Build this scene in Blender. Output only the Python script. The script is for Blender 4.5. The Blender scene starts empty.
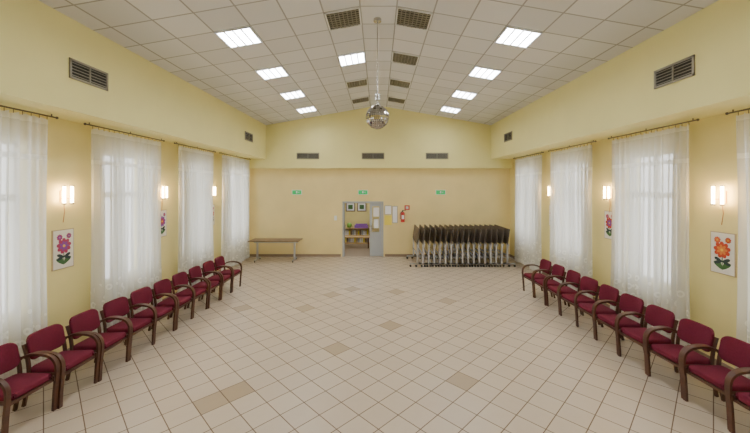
import bpy, bmesh, math, random
from mathutils import Vector, Matrix
random.seed(4)
F=335.0; CH=2.7; VX=378.5; VY=187.0
XL=-5.0; XR=5.1; XE=4.3; YB=13.0; YG=12.8; Y0=-3.0
ZS=3.77; ZE=5.06; ZP=5.76; ZG=3.42
COL=bpy.context.scene.collection

# ---------------------------------------------------------------- materials
def mat(name,col,rough=0.6,metal=0.0,emit=None,estr=0.0,noise=0.0,nscale=8.0,bump=0.0,bscale=60,spec=0.5):
    m=bpy.data.materials.new(name); m.use_nodes=True
    nt=m.node_tree; b=nt.nodes['Principled BSDF']
    b.inputs['Base Color'].default_value=(*col,1); b.inputs['Roughness'].default_value=rough
    b.inputs['Metallic'].default_value=metal; b.inputs['Specular IOR Level'].default_value=spec
    if emit: 
        b.inputs['Emission Color'].default_value=(*emit,1); b.inputs['Emission Strength'].default_value=estr
    if noise>0:
        tc=nt.nodes.new('ShaderNodeTexCoord'); n=nt.nodes.new('ShaderNodeTexNoise'); n.inputs['Scale'].default_value=nscale
        n.inputs['Detail'].default_value=4
        r=nt.nodes.new('ShaderNodeValToRGB')
        r.color_ramp.elements[0].position=.3; r.color_ramp.elements[1].position=.7
        r.color_ramp.elements[0].color=(*[c*(1-noise) for c in col],1)
        r.color_ramp.elements[1].color=(*[min(1,c*(1+noise)) for c in col],1)
        nt.links.new(tc.outputs['Object'],n.inputs['Vector']); nt.links.new(n.outputs['Fac'],r.inputs['Fac'])
        nt.links.new(r.outputs['Color'],b.inputs['Base Color'])
    if bump>0:
        tc=nt.nodes.new('ShaderNodeTexCoord'); n=nt.nodes.new('ShaderNodeTexNoise'); n.inputs['Scale'].default_value=bscale
        bp=nt.nodes.new('ShaderNodeBump'); bp.inputs['Strength'].default_value=bump; bp.inputs['Distance'].default_value=.01
        nt.links.new(tc.outputs['Object'],n.inputs['Vector']); nt.links.new(n.outputs['Fac'],bp.inputs['Height'])
        nt.links.new(bp.outputs['Normal'],b.inputs['Normal'])
    return m
M={}
M['wall']=mat('wall_yellow_paint',(0.86,0.75,0.33),.7,noise=.03,nscale=2,bump=.15)
M['wallup']=mat('wall_upper_yellow_paint',(0.86,0.80,0.37),.7,noise=.02,nscale=2,bump=.15)
M['wallback']=mat('back_wall_paint',(0.86,0.71,0.34),.7,noise=.04,nscale=1.5,bump=.15)
M['base']=mat('skirting_tile',(0.30,0.22,0.15),.35)
M['grout']=mat('grout',(0.15,0.10,0.07),.8)
M['wood']=mat('chair_wood',(0.085,0.033,0.019),.35,noise=.25,nscale=14)
M['fabric']=mat('burgundy_fabric',(0.150,0.015,0.036),.9,noise=.12,nscale=60,bump=.3,bscale=200,spec=.25)
M['white']=mat('white_pvc',(0.85,0.86,0.86),.4)
M['alu']=mat('grey_metal',(0.50,0.51,0.54),.4,metal=.3)
M['greypaint']=mat('door_grey_paint',(0.44,0.47,0.50),.45)
M['dark']=mat('dark_metal',(0.12,0.10,0.08),.5)
M['ventgrey']=mat('vent_slats',(0.30,0.285,0.23),.5,metal=.1)
M['ventdark']=mat('vent_inside',(0.04,0.04,0.036),.9)
M['tabletop']=mat('dark_laminate',(0.125,0.095,0.075),.5,noise=.3,nscale=6)
M['tableedge']=mat('dark_edge_band',(0.06,0.048,0.04),.5)
M['tablewood']=mat('table_laminate',(0.20,0.14,0.085),.4,noise=.2,nscale=6)
M['black']=mat('black_rubber',(0.03,0.03,0.03),.6)
M['brass']=mat('brass',(0.75,0.5,0.2),.3,metal=1)
M['steel']=mat('chrome_rod',(0.55,0.55,0.55),.25,metal=1)
M['lamp']=mat('sconce_glass',(1,.95,.85),.4,emit=(1,.66,.32),estr=60)
M['panel']=mat('light_diffuser',(1,1,1),.4,emit=(0.96,.97,1),estr=36)
M['louvre']=mat('light_louvre',(0.8,0.82,0.84),.3,metal=.3)
M['exit']=mat('exit_sign_green',(0.02,0.40,0.12),.4,emit=(0.02,.5,.12),estr=.4)
M['paper']=mat('paper',(0.92,0.92,0.93),.8)
M['paperyel']=mat('yellow_paper',(0.90,0.76,0.12),.8)
M['frame']=mat('notice_edge',(0.35,0.33,0.30),.6)
M['pframe']=mat('picture_edge',(0.50,0.38,0.22),.6)
M['red']=mat('red_paint',(0.6,0.03,0.02),.35)
M['canvas']=mat('canvas',(0.84,0.80,0.70),.8,noise=.04,nscale=12)
M['petalred']=mat('petal_red',(0.55,0.06,0.02),.7)
M['petalorange']=mat('petal_orange',(0.70,0.22,0.04),.7)
M['petalmag']=mat('petal_magenta',(0.42,0.05,0.12),.7)
M['petalpur']=mat('petal_purple',(0.24,0.07,0.34),.7)
M['petalyel']=mat('petal_yellow',(0.85,0.5,0.05),.7)
M['leaf']=mat('leaf_green',(0.06,0.16,0.05),.7)
M['leafdark']=mat('leaf_dark',(0.03,0.05,0.05),.7)
M['cord']=mat('orange_cord',(0.60,0.28,0.08),.8)
M['sofa']=mat('purple_fabric',(0.25,0.10,0.45),.9)
M['green']=mat('green_cushion',(0.25,0.5,0.10),.9)
M['woodlight']=mat('light_wood',(0.6,0.42,0.22),.5)
M['hallfloor']=mat('corridor_floor',(0.38,0.30,0.22),.4)
M['mirrorball']=mat('mirror_facets',(0.58,0.57,0.54),.08,metal=1)
M['ballgap']=mat('ball_grout',(0.10,0.10,0.10),.5)
M['plaster']=mat('white_plaster',(0.8,0.8,0.76),.8)

def N(nt,t,**k):
    n=nt.nodes.new(t)
    for a,b in k.items(): setattr(n,a,b)
    return n
def mth(nt,op,a,b=None,c=None):
    n=nt.nodes.new('ShaderNodeMath'); n.operation=op
    for i,v in enumerate((a,b,c)):
        if v is None: continue
        if isinstance(v,(int,float)): n.inputs[i].default_value=v
        else: nt.links.new(v,n.inputs[i])
    return n.outputs[0]

TS=0.33
R2=math.sqrt(.5)
def tile_mat(name,c1,c2):
    m=bpy.data.materials.new(name); m.use_nodes=True; nt=m.node_tree; b=nt.nodes['Principled BSDF']
    tc=N(nt,'ShaderNodeTexCoord'); sp=N(nt,'ShaderNodeSeparateXYZ'); nt.links.new(tc.outputs['Object'],sp.inputs[0])
    u=mth(nt,'MULTIPLY',mth(nt,'ADD',sp.outputs[0],sp.outputs[1]),R2/TS); v=mth(nt,'MULTIPLY',mth(nt,'SUBTRACT',sp.outputs[1],sp.outputs[0]),R2/TS)
    fx=mth(nt,'FLOOR',u); fy=mth(nt,'FLOOR',v)
    cb=N(nt,'ShaderNodeCombineXYZ'); nt.links.new(fx,cb.inputs[0]); nt.links.new(fy,cb.inputs[1])
    wn=N(nt,'ShaderNodeTexWhiteNoise'); nt.links.new(cb.outputs[0],wn.inputs['Vector'])
    no=N(nt,'ShaderNodeTexNoise'); no.inputs['Scale'].default_value=9; no.inputs['Detail'].default_value=6
    nt.links.new(tc.outputs['Object'],no.inputs['Vector'])
    f=mth(nt,'ADD',mth(nt,'MULTIPLY',wn.outputs['Value'],.4),mth(nt,'MULTIPLY',no.outputs['Fac'],.45))
    r=N(nt,'ShaderNodeValToRGB'); r.color_ramp.elements[0].color=(*c1,1); r.color_ramp.elements[1].color=(*c2,1)
    nt.links.new(f,r.inputs['Fac']); nt.links.new(r.outputs['Color'],b.inputs['Base Color'])
    rr=mth(nt,'ADD',.25,mth(nt,'MULTIPLY',no.outputs['Fac'],.14)); nt.links.new(rr,b.inputs['Roughness'])
    b.inputs['Specular IOR Level'].default_value=.5
    return m
M['tile']=tile_mat('floor_tile_beige',(0.50,0.415,0.32),(0.60,0.51,0.40))
M['tilebrown']=tile_mat('floor_tile_tan',(0.36,0.275,0.18),(0.44,0.34,0.23))

# ceiling tiles
TC=0.62
def ceil_mat():
    m=bpy.data.materials.new('ceiling_tiles'); m.use_nodes=True; nt=m.node_tree; b=nt.nodes['Principled BSDF']
    tc=N(nt,'ShaderNodeTexCoord'); sp=N(nt,'ShaderNodeSeparateXYZ'); nt.links.new(tc.outputs['Object'],sp.inputs[0])
    ux=mth(nt,'DIVIDE',mth(nt,'ADD',sp.outputs[0],TC/2+62),TC); uy=mth(nt,'DIVIDE',mth(nt,'ADD',sp.outputs[1],62-5.98+TC/2+TC*0),TC)
    def line(u):
        fr=mth(nt,'FRACT',u); d=mth(nt,'ABSOLUTE',mth(nt,'SUBTRACT',fr,.5))
        return mth(nt,'GREATER_THAN',d,.5-.02)
    ln=mth(nt,'MAXIMUM',line(ux),line(uy))
    cb=N(nt,'ShaderNodeCombineXYZ'); nt.links.new(mth(nt,'FLOOR',ux),cb.inputs[0]); nt.links.new(mth(nt,'FLOOR',uy),cb.inputs[1])
    wn=N(nt,'ShaderNodeTexWhiteNoise'); nt.links.new(cb.outputs[0],wn.inputs['Vector'])
    r=N(nt,'ShaderNodeValToRGB'); r.color_ramp.elements[0].color=(0.68,0.685,0.70,1); r.color_ramp.elements[1].color=(0.76,0.765,0.78,1)
    nt.links.new(wn.outputs['Value'],r.inputs['Fac'])
    mx=N(nt,'ShaderNodeMixRGB'); mx.inputs['Color2'].default_value=(0.38,0.38,0.38,1)
    nt.links.new(ln,mx.inputs['Fac']); nt.links.new(r.outputs['Color'],mx.inputs['Color1'])
    nt.links.new(mx.outputs[0],b.inputs['Base Color']); b.inputs['Roughness'].default_value=.85
    no=N(nt,'ShaderNodeTexNoise'); no.inputs['Scale'].default_value=90; nt.links.new(tc.outputs['Object'],no.inputs['Vector'])
    bp=N(nt,'ShaderNodeBump'); bp.inputs['Strength'].default_value=.2; bp.inputs['Distance'].default_value=.005
    nt.links.new(no.outputs['Fac'],bp.inputs['Height']); nt.links.new(bp.outputs[0],b.inputs['Normal'])
    return m
M['ceil']=ceil_mat()

def curtain_mat():
    m=bpy.data.materials.new('sheer_curtain'); m.use_nodes=True; nt=m.node_tree
    nt.nodes.remove(nt.nodes['Principled BSDF']); out=nt.nodes['Material Output']
    tc=N(nt,'ShaderNodeTexCoord'); sp=N(nt,'ShaderNodeSeparateXYZ'); nt.links.new(tc.outputs['Object'],sp.inputs[0])
    di=N(nt,'ShaderNodeBsdfDiffuse'); di.inputs[0].default_value=(.88,.875,.84,1)
    tl=N(nt,'ShaderNodeBsdfTranslucent'); tl.inputs[0].default_value=(.86,.87,.85,1)
    tr=N(nt,'ShaderNodeBsdfTransparent'); tr.inputs[0].default_value=(1,1,1,1)
    m1=N(nt,'ShaderNodeMixShader'); m1.inputs[0].default_value=.38
    nt.links.new(di.outputs[0],m1.inputs[1]); nt.links.new(tl.outputs[0],m1.inputs[2])
    vo=N(nt,'ShaderNodeTexVoronoi'); vo.inputs['Scale'].default_value=6.5; nt.links.new(tc.outputs['Object'],vo.inputs['Vector'])
    ring=mth(nt,'LESS_THAN',mth(nt,'ABSOLUTE',mth(nt,'SUBTRACT',vo.outputs['Distance'],.28)),.09)
    zone=mth(nt,'LESS_THAN',sp.outputs[2],1.05)
    band=mth(nt,'LESS_THAN',mth(nt,'ABSOLUTE',mth(nt,'SUBTRACT',sp.outputs[2],3.12)),.035)
    hem=mth(nt,'LESS_THAN',sp.outputs[2],.22)
    head=mth(nt,'GREATER_THAN',sp.outputs[2],3.60)
    pat=mth(nt,'MAXIMUM',mth(nt,'MULTIPLY',ring,zone),mth(nt,'MAXIMUM',band,mth(nt,'MAXIMUM',hem,head)))
    tf=mth(nt,'SUBTRACT',.24,mth(nt,'MULTIPLY',pat,.20))
    m2=N(nt,'ShaderNodeMixShader'); nt.links.new(tf,m2.inputs[0])
    nt.links.new(m1.outputs[0],m2.inputs[1]); nt.links.new(tr.outputs[0],m2.inputs[2])
    nt.links.new(m2.outputs[0],out.inputs[0]); return m
M['curtain']=curtain_mat()
def glass_mat():
    m=bpy.data.materials.new('window_glass'); m.use_nodes=True; nt=m.node_tree
    nt.nodes.remove(nt.nodes['Principled BSDF']); out=nt.nodes['Material Output']
    tr=N(nt,'ShaderNodeBsdfTransparent'); gl=N(nt,'ShaderNodeBsdfGlossy'); gl.inputs['Roughness'].default_value=.02
    mx=N(nt,'ShaderNodeMixShader'); mx.inputs[0].default_value=.08
    nt.links.new(tr.outputs[0],mx.inputs[1]); nt.links.new(gl.outputs[0],mx.inputs[2]); nt.links.new(mx.outputs[0],out.inputs[0]); return m
M['glass']=glass_mat()

# ---------------------------------------------------------------- mesh builder
class MB:
    def __init__(s): s.v=[]; s.f=[]; s.m=[]; s.sm=[]; s.mats=[]
    def mi(s,k):
        if k not in s.mats: s.mats.append(k)
        return s.mats.index(k)
    def add(s,vs,fs,k,smooth=False,mx=None):
        o=len(s.v)
        for p in vs:
            p=Vector(p); s.v.append(mx@p if mx else p)
        i=s.mi(k)
        for f in fs: s.f.append([o+a for a in f]); s.m.append(i); s.sm.append(smooth)
    def box(s,x0,x1,y0,y1,z0,z1,k,mx=None):
        vs=[(x,y,z) for z in (z0,z1) for y in (y0,y1) for x in (x0,x1)]
        s.add(vs,[(0,2,3,1),(4,5,7,6),(0,1,5,4),(2,6,7,3),(0,4,6,2),(1,3,7,5)],k,False,mx)
    def cyl(s,p1,p2,r,k,n=12,r2=None,cap=True,mx=None):
        p1=Vector(p1);p2=Vector(p2); d=(p2-p1).normalized(); r2=r if r2 is None else r2
        a=Vector((0,0,1)) if abs(d.z)<.9 else Vector((1,0,0)); u=d.cross(a).normalized(); w=d.cross(u)
        vs=[p1+(u*math.cos(t)+w*math.sin(t))*r for t in [2*math.pi*i/n for i in range(n)]]
        vs+=[p2+(u*math.cos(t)+w*math.sin(t))*r2 for t in [2*math.pi*i/n for i in range(n)]]
        s.add(vs,[(i,(i+1)%n,n+(i+1)%n,n+i) for i in range(n)],k,True,mx)
        if cap: s.add(vs,[list(range(n))[::-1],[n+i for i in range(n)]],k,False,mx)
    def tube(s,pts,r,k,n=8,mx=None):
        for a,b in zip(pts,pts[1:]): s.cyl(a,b,r,k,n,mx=mx)
    def sweep(s,pts,x,w,t,k,mx=None):
        P=[Vector(p) for p in pts]; vs=[]
        for i,p in enumerate(P):
            d=(P[min(i+1,len(P)-1)]-P[max(i-1,0)]).normalized(); n=Vector((-d.y,d.x))
            tt=t[i] if isinstance(t,list) else t
            for a,b in ((-1,-1),(1,-1),(1,1),(-1,1)):
                q=p+n*(b*tt/2); vs.append((x+a*w/2,q.x,q.y))
        fs=[]
        for i in range(len(P)-1):
            for j in range(4): fs.append((4*i+j,4*i+(j+1)%4,4*i+4+(j+1)%4,4*i+4+j))
        fs+=[(3,2,1,0),tuple(4*(len(P)-1)+j for j in range(4))]
        s.add(vs,fs,k,False,mx)
    def sphere(s,c,r,k,nu=16,nv=10,sc=(1,1,1),smooth=True,mx=None):
        vs=[];fs=[]
        for j in range(nv+1):
            ph=math.pi*j/nv
            for i in range(nu):
                th=2*math.pi*i/nu
                vs.append((c[0]+r*sc[0]*math.sin(ph)*math.cos(th),c[1]+r*sc[1]*math.sin(ph)*math.sin(th),c[2]+r*sc[2]*math.cos(ph)))
        for j in range(nv):
            for i in range(nu): fs.append((j*nu+i,(j+1)*nu+i,(j+1)*nu+(i+1)%nu,j*nu+(i+1)%nu))
        s.add(vs,fs,k,smooth,mx)
    def bm(s,bm,k,smooth=True,mx=None):
        bm.verts.index_update()
        s.add([v.co.copy() for v in bm.verts],[[v.index for v in f.verts] for f in bm.faces],k,smooth,mx); bm.free()
    def mesh(s,name):
        me=bpy.data.meshes.new(name); me.from_pydata([tuple(v) for v in s.v],[],s.f)
        for k in s.mats: me.materials.append(M[k])
        me.polygons.foreach_set('material_index',s.m); me.polygons.foreach_set('use_smooth',s.sm); me.update()
        return me
    def obj(s,name,loc=(0,0,0),rot=0):
        o=bpy.data.objects.new(name,s.mesh(name)); COL.objects.link(o); o.location=loc; o.rotation_euler=(0,0,rot); return o
def spline(pts,n=5):
    P=[Vector(p) for p in pts]; out=[]
    for i in range(len(P)-1):
        p0=P[max(i-1,0)];p1=P[i];p2=P[i+1];p3=P[min(i+2,len(P)-1)]
        for j in range(n):
            t=j/n
            out.append(.5*((2*p1)+(p2-p0)*t+(2*p0-5*p1+4*p2-p3)*t*t+(3*p1-p0-3*p2+p3)*t**3))
    out.append(P[-1]); return [tuple(p) for p in out]

# ---------------------------------------------------------------- shell
# floor: tiles laid diagonally
def gpos(px,py):
    Z=F*CH/(py-VY); return ((px-VX)*Z/F,Z)
brown=set()
for px,py in [(205,412),(230,402),(301,310),(333,347),(384,327),(469,384),(452,303),(244,310),(401,292),(348,288),
              (330,297)]:
    x,y=gpos(px,py); brown.add((math.floor((x+y)*R2/TS),math.floor((y-x)*R2/TS)))
fl=MB(); g=.0055
X0,X1,Y0_,Y1_=-5.2,5.3,-3.2,13.2
def xy(u,v): return ((u-v)*R2,(u+v)*R2,0)
for i in range(-28,46):
    for j in range(-28,46):
        u=i*TS;v=j*TS; cx,cy,_=xy(u+TS/2,v+TS/2)
        if not(X0-.05<cx<X1+.05 and Y0_<cy<Y1_-.05): continue
        U=u+TS;V=v+TS
        vs=[xy(*q) for q in ((u,v),(U,v),(U,V),(u,V),(u+g,v+g),(U-g,v+g),(U-g,V-g),(u+g,V-g))]
        fl.add(vs,[(4,5,6,7)],'tilebrown' if (i,j) in brown else 'tile')
        fl.add(vs,[(0,1,5,4),(1,2,6,5),(2,3,7,6),(3,0,4,7)],'grout')
fl.add([(-3.3,13.02,.002),(2.3,13.02,.002),(2.3,16.6,.002),(-3.3,16.6,.002)],[(0,1,2,3)],'hallfloor')
fl.box(-5.3,5.4,-3.3,16.6,-.2,-.01,'grout')
fl.obj('floor')

def prism(b,prof,y0,y1,k):
    n=len(prof); vs=[(x,y0,z) for x,z in prof]+[(x,y1,z) for x,z in prof]
    b.add(vs,[list(range(n)),[n+i for i in range(n)][::-1]]+[(i,n+i,n+(i+1)%n,(i+1)%n) for i in range(n)],k)
c=MB()
prism(c,[(-5.3,ZE),(-XE,ZE),(-.31,ZP),(.31,ZP),(XE,ZE),(5.4,ZE),(5.4,6.1),(-5.3,6.1)],-3.3,13.3,'ceil')
c.obj('ceiling')

LW=[(-1.9,-.1),(.55,2.3),(3.05,4.87),(5.61,7.36),(8.02,9.72),(10.27,12.4)]
RW=[(-2.0,-.2),(.3,2.1),(2.78,4.58),(5.27,7.0),(7.69,9.52),(10.1,12.0)]
WZ0,WZ1=0.9,3.35
WA,WE=.46,.10
def side_wall(name,xi,xo,wins):
    b=MB(); x0,x1=min(xi,xo),max(xi,xo)
    b.box(x0,x1,-3.0,YB,0,WZ0,'wall'); b.box(x0,x1,-3.0,YB,WZ1,ZE,'wall')
    y=-3.0
    for a,e in wins:
        b.box(x0,x1,y,a+WA,WZ0,WZ1,'wall'); y=e-WE
    b.box(x0,x1,y,YB,WZ0,WZ1,'wall'); b.obj(name)
side_wall('wall_left',XL,-5.3,LW); side_wall('wall_right',XR,5.4,RW)
b=MB(); b.box(XL,-XE,-3.0,YG,ZS,ZE,'wallup'); b.obj('wall_bulkhead_left')
b=MB(); b.box(XE,XR,-3.0,YG,ZS,ZE,'wallup'); b.obj('wall_bulkhead_right')
b=MB(); prism(b,[(XL,ZG),(XR,ZG),(XR,ZE),(XE,ZE),(.31,ZP),(-.31,ZP),(-XE,ZE),(XL,ZE)],YG,YB,'wallup'); b.obj('wall_gable')
DX0,DX1,DZ=-1.40,.19,2.14
b=MB(); b.box(-5.3,DX0,YB,13.25,0,ZE,'wallback'); b.box(DX1,5.4,YB,13.25,0,ZE,'wallback'); b.box(DX0,DX1,YB,13.25,DZ,ZE,'wallback'); b.obj('wall_back')
b=MB(); b.box(-5.3,5.4,-3.3,-3.0,0,ZE,'wallback'); prism(b,[(-5.3,ZE),(5.4,ZE),(XE,ZE),(.31,ZP),(-.31,ZP),(-XE,ZE)],-3.3,-3.0,'wallup'); b.obj('wall_front')
b=MB(); b.box(XL,XL+.012,-3,YB,0,.1,'base'); b.obj('baseboard_left')
b=MB(); b.box(XR-.012,XR,-3,YB,0,.1,'base'); b.obj('baseboard_right')
b=MB(); b.box(XL+.012,DX0-.06,YB-.012,YB,0,.1,'base'); b.box(DX1+.06,XR-.012,YB-.012,YB,0,.1,'base'); b.obj('baseboard_back')

# back corridor room
b=MB(); b.box(-3.2,-3.1,13.25,16.4,0,2.8,'wall'); b.box(2.1,2.2,13.25,16.4,0,2.8,'wall'); b.box(-3.2,2.2,16.4,16.5,0,2.8,'wall'); b.obj('wall_corridor')
b=MB(); b.box(-3.2,2.2,13.25,16.5,2.8,2.9,'plaster'); b.obj('ceiling_corridor')
b=MB(); b.box(-1.3,-.8,14.45,14.95,2.74,2.79,'panel'); b.box(-1.32,-.78,14.43,14.97,2.76,2.795,'louvre'); b.obj('corridor_light')
# low shelf with things on it
b=MB()
b.box(-1.75,-.35,15.9,16.3,0,.06,'woodlight'); b.box(-1.75,-.35,16.28,16.3,.06,.74,'woodlight')
for z in (.38,.72): b.box(-1.75,-.35,15.9,16.28,z,z+.025,'woodlight')
for x in (-1.75,-1.06,-.38): b.box(x,x+.03,15.9,16.28,.06,.74,'woodlight')
for z in (.06,.405):
    for i in range(15):
        x=-1.68+i*.087
        if abs(x+1.07)<.07: continue
        h=.17+.025*((i*7+int(z*10))%4)
        b.box(x,x+.055,15.98,16.2,z,z+h,['paper','tablewood','paper','paperyel','greypaint'][(i*3+int(z*10))%5])
b.obj('low_bookshelf')
b=MB(); b.box(-1.15,-.5,15.95,16.22,.745,.86,'sofa'); b.box(-1.1,-.55,15.98,16.2,.86,.93,'sofa')
b.obj('folded_blanket')
b=MB(); b.sphere((-1.4,16.08,.865),.12,'green',16,10); b.obj('green_ball')
b=MB(); b.box(-1.62,-.38,14.7,15.1,.46,.50,'woodlight')
for x in (-1.58,-.47):
    for y in (14.73,15.02): b.box(x,x+.05,y,y+.05,0,.46,'wood')
b.obj('bench')
for x in (-1.6,-1.05):
    b=MB(); b.box(x,x+.46,16.37,16.395,1.5,1.95,'tablewood'); b.box(x+.05,x+.41,16.365,16.375,1.55,1.9,'paper'); b.box(x+.12,x+.34,16.36,16.366,1.62,1.83,'leaf'); b.obj('framed_picture')

# door
b=MB()
b.box(DX0-.0,DX0+.06,YB-.03,13.2,0,DZ,'greypaint'); b.box(DX1-.06,DX1,YB-.03,13.2,0,DZ,'greypaint'); b.box(DX0,DX1,YB-.03,13.2,DZ-.06,DZ,'greypaint')
b.obj('door_frame')
b=MB()
def leaf(b,x0,x1,y0,y1,mx=None):
    b.box(x0,x0+.09,y0,y1,.01,2.07,'greypaint',mx); b.box(x1-.09,x1,y0,y1,.01,2.07,'greypaint',mx)
    b.box(x0+.09,x1-.09,y0,y1,.01,.95,'greypaint',mx); b.box(x0+.09,x1-.09,y0,y1,1.95,2.07,'greypaint',mx)
    b.box(x0+.09,x1-.09,y0+.015,y1-.015,.95,1.95,'glass',mx)
    b.box(x0+.03,x0+.06,y0-.04,y0,1.0,1.2,'steel',mx); b.cyl((x0+.045,y0-.05,1.08),(x0+.16,y0-.05,1.08),.01,'steel',8,mx=mx)
leaf(b,-.34,.125,13.04,13.09); b.box(-.2,.02,13.03,13.04,1.55,1.9,'paper'); b.box(-.18,.0,13.03,13.04,1.1,1.45,'paper'); b.obj('door_1')
b=MB(); leaf(b,0,.95,0,.05); o=b.obj('door_2',(-1.33,13.22,0),math.radians(97))

def bx(px,py,Y=YB): s=F/Y; return ((px-VX)/s, CH+(VY-py)/s)
def flat(name,px0,px1,py0,py1,k,th=.012,Y=YB,border=None):
    x0,z1=bx(px0,py0,Y); x1,z0=bx(px1,py1,Y); b=MB(); b.box(x0,x1,Y-th,Y,z0,z1,k)
    if border:
        b.box(x0+.02,x1-.02,Y-th-.004,Y-th,z0+.02,z1-.02,border)
    return b
for px in (297,363,440.5):
    b=flat('x',px-5,px+5,189.8,194.8,'white',.03,border='exit'); 
    x,z=bx(px,192.2); b.box(x-.03,x+.02,YB-.038,YB-.034,z-.04,z+.04,'white'); b.box(x+.05,x+.1,YB-.038,YB-.034,z-.01,z+.01,'white'); b.obj('exit_sign')
flat('x',384.6,391.6,205.5,214.5,'frame',.006,border='paper').obj('paper_notice')
flat('x',384.6,391.6,215.5,225,'paperyel',.006).obj('paper_notice')
flat('x',392.2,397.6,206,223,'frame',.006,border='paper').obj('paper_notice')
# fire extinguisher
b=MB(); x,z=bx(402.5,216); yy=YB-.14
b.cyl((x,yy,z-.22),(x,yy,z+.12),.075,'red',16); b.sphere((x,yy,z+.12),.075,'red',16,8,(1,1,.7)); b.cyl((x,yy,z+.15),(x,yy,z+.23),.022,'black',10)
b.box(x-.02,x+.12,yy-.02,yy+.02,z+.22,z+.24,'black'); b.box(x-.05,x+.05,yy+.06,YB-.03,z-.15,z+.05,'black')
b.tube([(x-.02,yy-.02,z+.2),(x-.1,yy-.04,z+.12),(x-.1,yy-.04,z-.1)],.012,'black'); b.box(x-.045,x+.045,yy-.08,yy-.072,z-.1,z+.05,'paper'); b.obj('fire_extinguisher')
b=MB(); b.box(x-.06,x+.06,YB-.03,YB,z-.18,z+.08,'red'); b.obj('extinguisher_bracket')
b=MB(); x,z=bx(405,212); b.box(x-.02,x+.18,YB-.008,YB,z+.08,z+.26,'red'); b.box(x+.03,x+.13,YB-.011,YB-.008,z+.12,z+.22,'white'); b.obj('fire_sign')
b=MB(); x,z=bx(335.5,218); b.box(x-.05,x+.05,YB-.015,YB,z-.09,z+.09,'white'); b.box(x-.03,x+.03,YB-.022,YB-.015,z-.06,z+.06,'white'); b.obj('light_switch')

# vents
def wall_vent(name,c,w,h,face):
    b=MB(); t=.03
    b.box(-w/2,w/2,-.004,0,-h/2,h/2,'ventdark')
    b.box(-w/2,w/2,-.02,0,h/2-t,h/2,'ventgrey'); b.box(-w/2,w/2,-.02,0,-h/2,-h/2+t,'ventgrey')
    b.box(-w/2,-w/2+t,-.02,0,-h/2,h/2,'ventgrey'); b.box(w/2-t,w/2,-.02,0,-h/2,h/2,'ventgrey'); b.box(-.01,.01,-.02,0,-h/2,h/2,'ventgrey')
    n=5
    for i in range(n):
        z=-h/2+t+(h-2*t)*(i+.5)/n
        mx=Matrix.Translation((0,-.011,z))@Matrix.Rotation(math.radians(35),4,'X')
        b.box(-w/2+t,w/2-t,-.011,.011,-.003,.003,'ventgrey',mx)
    b.obj(name,c,{'back':0,'left':math.radians(90),'right':math.radians(-90)}[face])
for px in (308,373,437): 
    x,z=bx(px,156,YG); wall_vent('wall_vent',(x,YG,z),.86,.24,'back')
wall_vent('wall_vent',(-XE,4.98,4.36),.66,.28,'left'); wall_vent('wall_vent',(-XE,11.1,4.36),.66,.28,'left')
wall_vent('wall_vent',(XE,4.88,4.36),.66,.28,'right'); wall_vent('wall_vent',(XE,11.1,4.36),.66,.28,'right')

# ceiling lights and vents
SL=math.atan((ZP-ZE)/(XE-.31))
def cz(x): return ZP if abs(x)<=.31 else ZP-(abs(x)-.31)*math.tan(SL)
def fixture(x,y,kind):
    a=.295; b=MB()
    if kind=='light':
        b.box(-a,a,-a,a,-.004,0,'panel')
        for i in range(3): b.box(-a+.145*i+.131,-a+.145*i+.153,-a,a,-.02,-.004,'louvre')
        for i in range(9): b.box(-a,a,-a+.059*(i+1)-.004,-a+.059*(i+1)+.004,-.018,-.004,'louvre')
        k='louvre'; nm='ceiling_light_panel'
    else:
        b.box(-a,a,-a,a,-.004,0,'ventdark')
        for i in range(7): b.box(-a,a,-a+.074*(i+1)-.009,-a+.074*(i+1)+.009,-.018,-.004,'ventgrey')
        for i in range(7): b.box(-a+.074*(i+1)-.009,-a+.074*(i+1)+.009,-a,a,-.018,-.004,'ventgrey')
        k='louvre'; nm='ceiling_vent_grille'
    for s in (-1,1):
        b.box(s*a-.012,s*a+.012,-a-.012,a+.012,-.024,0,k); b.box(-a-.012,a+.012,s*a-.012,s*a+.012,-.024,0,k)
    o=b.obj(nm,(x,y,cz(x)-.002)); o.rotation_euler=(0,math.copysign(SL,x) if abs(x)>.31 else 0,0)
    return o
ROWS=[5.98-TC*6,5.98-TC*3,5.98,5.98+TC*3,5.98+TC*6,5.98+TC*9]
for y in [5.98-TC*12,5.98-TC*9]+ROWS:
    for x in (-2.48,2.48): fixture(x,y,'light')
    for x in (-.62,.62):
        fixture(x,y,'light' if (x<0 and abs(y-ROWS[3])<.01) else 'vent')

# mirror ball
b=MB(); R=.215; zc=3.97
b.cyl((0,0,cz(0)-zc),(0,0,cz(0)-zc-.05),.07,'steel',16); b.cyl((0,0,cz(0)-zc),(0,0,.42),.009,'steel',8)
b.cyl((0,0,.42),(0,0,.30),.045,'steel',16); b.cyl((0,0,.3),(0,0,.2),.008,'steel',8)
b.cyl((0,0,.25),(0,0,.2),.04,'steel',16)
b.sphere((0,0,0),R*.985,'ballgap',32,24)
nv=18
for j in range(nv):
    p0=math.pi*j/nv;p1=math.pi*(j+1)/nv; pm=(p0+p1)/2; nu=max(4,int(36*math.sin(pm)))
    for i in range(nu):
        t0=2*math.pi*i/nu+.015/math.sin(pm);t1=2*math.pi*(i+1)/nu-.015/math.sin(pm)
        P=lambda p,t:Vector((math.sin(p)*math.cos(t),math.sin(p)*math.sin(t),math.cos(p)))
        q=[P(p0+.014,t0),P(p1-.014,t0),P(p1-.014,t1),P(p0+.014,t1)]
        n=P(pm,(t0+t1)/2); tw=Vector((random.gauss(0,.04),random.gauss(0,.04),random.gauss(0,.04)))
        q=[v*R*(1+(v-n).dot(tw)*1.0) for v in q]; b.add(q,[(0,1,2,3)],'mirrorball')
b.obj('mirror_ball',(-.02,6.1,zc))

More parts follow.
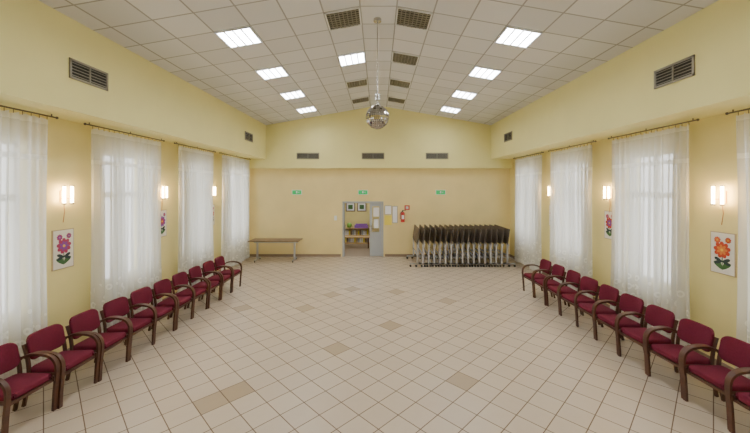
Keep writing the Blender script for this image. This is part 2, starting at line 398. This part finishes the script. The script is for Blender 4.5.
# ---------------------------------------------------------------- windows & curtains
def window(n,x,sgn,a,e):
    a+=WA;e-=WE; b=MB(); xo=x+sgn*.12; x0,x1=min(xo,xo+sgn*.07),max(xo,xo+sgn*.07); t=.06
    b.box(x0,x1,a,a+t,WZ0,WZ1,'white'); b.box(x0,x1,e-t,e,WZ0,WZ1,'white'); b.box(x0,x1,a,e,WZ0,WZ0+t,'white'); b.box(x0,x1,a,e,WZ1-t,WZ1,'white')
    m=(a+e)/2; b.box(x0,x1,m-.05,m+.05,WZ0,WZ1,'white'); b.box(x0,x1,a,e,2.5,2.6,'white')
    xm=(x0+x1)/2; b.box(xm-.004,xm+.004,a+t,e-t,WZ0+t,WZ1-t,'glass')
    b.obj('window_%d'%n)
n=1
for a,e in LW: window(n,XL,-1,a,e); n+=1
for a,e in RW: window(n,XR,1,a,e); n+=1
def curtain(x,a,e):
    nu=190;nz=26; ph=[random.uniform(0,6.28) for _ in range(5)]; vs=[];fs=[]; k=random.randint(13,16)
    zt=3.70; L=e-a; yc=(a+e)/2
    for j in range(nz+1):
        w=j/nz; z=zt-w*(zt-.10)
        for i in range(nu+1):
            u=i/nu
            uu=u+.012*math.sin(2*math.pi*2.3*u+ph[4])+.006*math.sin(2*math.pi*5.1*u+ph[3])
            amp=.030+.032*w**.5
            amp*=.7+.5*math.sin(2*math.pi*1.7*u+ph[2])**2
            d=amp*math.sin(2*math.pi*k*uu+ph[0]+.5*math.sin(3*w+ph[1]))+.022*w*math.sin(2*math.pi*3.2*u+ph[2])+.014*w*math.sin(2*math.pi*k*.47*u+ph[3])
            yy=(u-.5)*L*(1-.03*math.sin(math.pi*w))+.007*math.sin(2*math.pi*k*2*u)
            zz=z-(.03*abs(math.sin(math.pi*k*u+ph[0]/2)) if j==0 else 0)-(.02*math.sin(9*u+ph[1]) if j==nz else 0)
            vs.append((d,yy,zz))
    for j in range(nz):
        for i in range(nu): p=j*(nu+1)+i; fs.append((p,p+1,p+nu+2,p+nu+1))
    b=MB(); b.add(vs,fs,'curtain',True)
    for i in range(k+1):
        y=(i/k-.5)*L*.98; b.cyl((0,y,3.675),(0,y,3.719),.004,'dark',6)
    b.obj('curtain',(x,yc,0))
def rod(x,s,e):
    b=MB()
    b.cyl((x,s-.13,3.732),(x,e+.13,3.732),.011,'dark',10)
    for y in (s-.13,e+.13): b.sphere((x,y,3.732),.02,'dark',10,6)
    for y in (s-.05,(s+e)/2,e+.05): b.cyl((x,y,3.732),(x,y,ZS),.008,'dark',6)
    b.obj('curtain_rod')
for a,e in LW[1:]: curtain(-4.8,a,e); rod(-4.8,a,e)
for a,e in RW[1:]: curtain(4.9,a,e); rod(4.9,a,e)

# ---------------------------------------------------------------- sconces & pictures
def sconce(x,y,z,rot):
    b=MB()
    b.box(0,.018,-.05,.05,-.1,.08,'brass')
    b.cyl((.018,0,-.04),(.09,0,-.04),.01,'brass',8); b.cyl((.09,-.075,-.04),(.09,.075,-.04),.01,'brass',8)
    for s in (-1,1):
        b.cyl((.09,s*.065,-.11),(.09,s*.065,.15),.020,'lamp',16)
        b.cyl((.09,s*.065,-.135),(.09,s*.065,-.11),.026,'steel',16); b.cyl((.09,s*.065,.15),(.09,s*.065,.165),.026,'steel',16)
    b.tube([(.02,0,-.1),(.02,.015,-.25),(.02,-.01,-.42)],.005,'cord',6)
    b.obj('wall_sconce',(x,y,z),rot)
def ell(b,c,ang,l,w,k,x):
    ca,sa=math.cos(ang),math.sin(ang); pts=[]
    for i in range(14):
        t=2*math.pi*i/14; u=l/2+l/2*math.cos(t); v=w/2*math.sin(t)*(1+.35*math.cos(t))
        pts.append((x,c[0]+u*ca-v*sa,c[1]+u*sa+v*ca))
    b.add(pts,[list(range(14))],k)
def picture(x,y,z,rot,pk,pk2,w=.36,h=.62):
    b=MB(); b.box(0,.018,-w/2,w/2,-h/2,h/2,'pframe'); b.box(.018,.02,-w/2+.012,w/2-.012,-h/2+.012,h/2-.012,'canvas'); X=.0215
    ell(b,(0,-.26),math.pi/2,.26,.014,'leaf',X)
    for a in (.7,2.45,1.1,2.0): ell(b,(0,-.24),a,.16,.045,'leaf',X+.0003)
    for a in (-.3,math.pi+.3,.35,math.pi-.35): ell(b,(0,-.12),a,.12,.045,'leafdark',X+.0005)
    for (cx,cz_,s) in ((-.07,.19,.4),(.085,.20,.36),(0,.05,1.0)):
        q=.003*(s>.9)
        for i in range(9): ell(b,(cx,cz_),2*math.pi*i/9+.2,.125*s,.062*s,pk,X+.001+.0001*i+q)
        for i in range(7): ell(b,(cx,cz_),2*math.pi*i/7,.08*s,.038*s,pk2,X+.002+.0001*i+q)
        for i in range(6): ell(b,(cx,cz_),2*math.pi*i/6,.022*s,.018*s,'petalyel',X+.0028+.00003*i+q)
    b.obj('flower_picture',(x,y,z),rot)
for y in (5.3,7.7,10.0): sconce(XL,y,2.56,0)
for y in (4.95,7.36,9.8): sconce(XR,y,2.56,math.pi)
picture(XL,5.3,1.72,0,'petalmag','petalpur'); picture(XL,7.7,1.86,0,'petalpur','petalmag'); picture(XL,10.0,1.86,0,'petalred','petalmag')
picture(XR,4.95,1.72,math.pi,'petalred','petalorange'); picture(XR,7.36,1.86,math.pi,'petalred','petalpur'); picture(XR,9.8,1.86,math.pi,'petalred','petalorange')

# ---------------------------------------------------------------- chairs
def rbox(sx,sy,sz,r_big,axis,r):
    bm=bmesh.new(); bmesh.ops.create_cube(bm,size=1); bmesh.ops.scale(bm,vec=(sx,sy,sz),verts=bm.verts)
    ed=[e for e in bm.edges if abs((e.verts[0].co-e.verts[1].co).normalized()[axis])>.9]
    bmesh.ops.bevel(bm,geom=ed,offset=r_big,segments=5,affect='EDGES',profile=.5)
    ed=[e for e in bm.edges if all(abs(abs(v.co[axis])-(sx,sy,sz)[axis]/2)<1e-5 for v in e.verts)]
    bmesh.ops.bevel(bm,geom=ed,offset=r,segments=3,affect='EDGES',profile=.5)
    return bm
ch=MB()
bm=rbox(.47,.46,.075,.06,2,.028)
for v in bm.verts:
    if v.co.z>0: v.co.z+=.012*(1-(v.co.x/.235)**2)
ch.bm(bm,'fabric',True,Matrix.Translation((0,-.0,.435))@Matrix.Rotation(math.radians(2),4,'X'))
ch.box(-.2,.2,-.19,.19,.375,.40,'wood')
bm=rbox(.46,.05,.32,.085,1,.02)
for k in range(-4,5):
    bmesh.ops.bisect_plane(bm,geom=bm.verts[:]+bm.edges[:]+bm.faces[:],plane_co=(k*.05,0,0),plane_no=(1,0,0))
for v in bm.verts: v.co.y+=.9*v.co.x**2
ch.bm(bm,'fabric',True,Matrix.Translation((0,-.265,.69))@Matrix.Rotation(math.radians(11),4,'X'))
for s in (-1,1):
    x=s*.262
    arm=spline([(.20,0),(.215,.25),(.235,.45),(.225,.57),(.16,.645),(.04,.672),(-.10,.665),(-.22,.62)],5)
    ch.sweep(arm,x,.045,.030,'wood')
    back=spline([(-.27,0),(-.225,.22),(-.205,.42),(-.225,.60),(-.27,.76)],5)
    ch.sweep(back,s*.236,.028,.034,'wood')
    ch.box(s*.225-.012,s*.225+.012,-.21,.22,.375,.42,'wood'); ch.box(min(s*.225,s*.262),max(s*.225,s*.262),.2,.235,.37,.43,'wood')
    ch.box(min(s*.236,s*.262),max(s*.236,s*.262)+0,-.235,-.205,.60,.64,'wood')
ch.box(-.236,.236,-.22,-.195,.37,.42,'wood'); ch.box(-.236,.236,.195,.22,.365,.40,'wood')
ch.box(-.22,.22,-.25,-.23,.60,.64,'wood')
cm=ch.mesh('armchair_mesh')
for i in range(10):
    o=bpy.data.objects.new('armchair',cm); COL.objects.link(o)
    t=i/9; o.location=(-4.12+.17*t+random.uniform(-.015,.015),3.80+.56*i,0); o.rotation_euler=(0,0,math.radians(-90+random.uniform(-3,3)-2))
for i in range(10):
    o=bpy.data.objects.new('armchair',cm); COL.objects.link(o)
    t=i/9; o.location=(4.10-.10*t+random.uniform(-.015,.015),3.42+.56*i,0); o.rotation_euler=(0,0,math.radians(90+random.uniform(-3,3)+2))

# ---------------------------------------------------------------- nested flip-top tables
b=MB()
for i in range(17):
    x=1.32+.190*i
    mx=Matrix.Translation((x,0,.84))@Matrix.Rotation(math.radians(8),4,'Y')
    b.box(-.013,.013,11.3,12.75,-.08,.44,'tabletop',mx); b.box(-.016,.016,11.29,11.30,-.08,.44,'tableedge',mx)
    for y in (11.32,12.6):
        b.box(x-.03,x+.02,y-.025,y+.025,.12,.80,'alu')
        b.box(x-.26,x+.26,y-.022,y+.022,.09,.135,'alu')
        for s in (-.24,.24):
            b.cyl((x+s,y-.018,.035),(x+s,y+.018,.035),.035,'black',12); b.box(x+s-.012,x+s+.012,y-.012,y+.012,.05,.1,'alu')
        b.box(x+.01,x+.05,y-.03,y+.03,.70,.78,'alu')
    b.box(x-.02,x+.01,11.34,12.6,.36,.42,'alu')
    b.cyl((x-.02,11.29,.36),(x+.17,11.29,.30),.012,'alu',8)
b.obj('nested_folding_tables')

b=MB()  # long table back left
b.box(-.9,.9,-.35,.35,.745,.775,'tablewood'); b.box(-.8,.8,-.02,.02,.66,.70,'alu')
for x in (-.68,.68):
    b.box(x-.03,x+.03,-.025,.025,.08,.73,'alu'); b.box(x-.022,x+.022,-.3,.3,.05,.09,'alu'); b.box(x-.02,x+.02,-.28,.28,.71,.745,'alu')
    for y in (-.27,.27): b.cyl((x-.015,y,.026),(x+.015,y,.026),.026,'black',10)
b.obj('folding_table',(-3.75,12.25,0))

# ---------------------------------------------------------------- world, camera
w=bpy.data.worlds.new('World'); bpy.context.scene.world=w; w.use_nodes=True
bg=w.node_tree.nodes['Background']; bg.inputs[0].default_value=(.95,.97,1,1); bg.inputs[1].default_value=5.0
cam=bpy.data.cameras.new('Camera'); co=bpy.data.objects.new('Camera',cam); COL.objects.link(co)
cam.sensor_width=36; cam.lens=F/750*36; cam.shift_x=-(VX-375)/750; cam.shift_y=(VY-216.5)/750
co.location=(0,0,CH); co.rotation_euler=(math.pi/2,0,0); cam.clip_start=.05
bpy.context.scene.camera=co
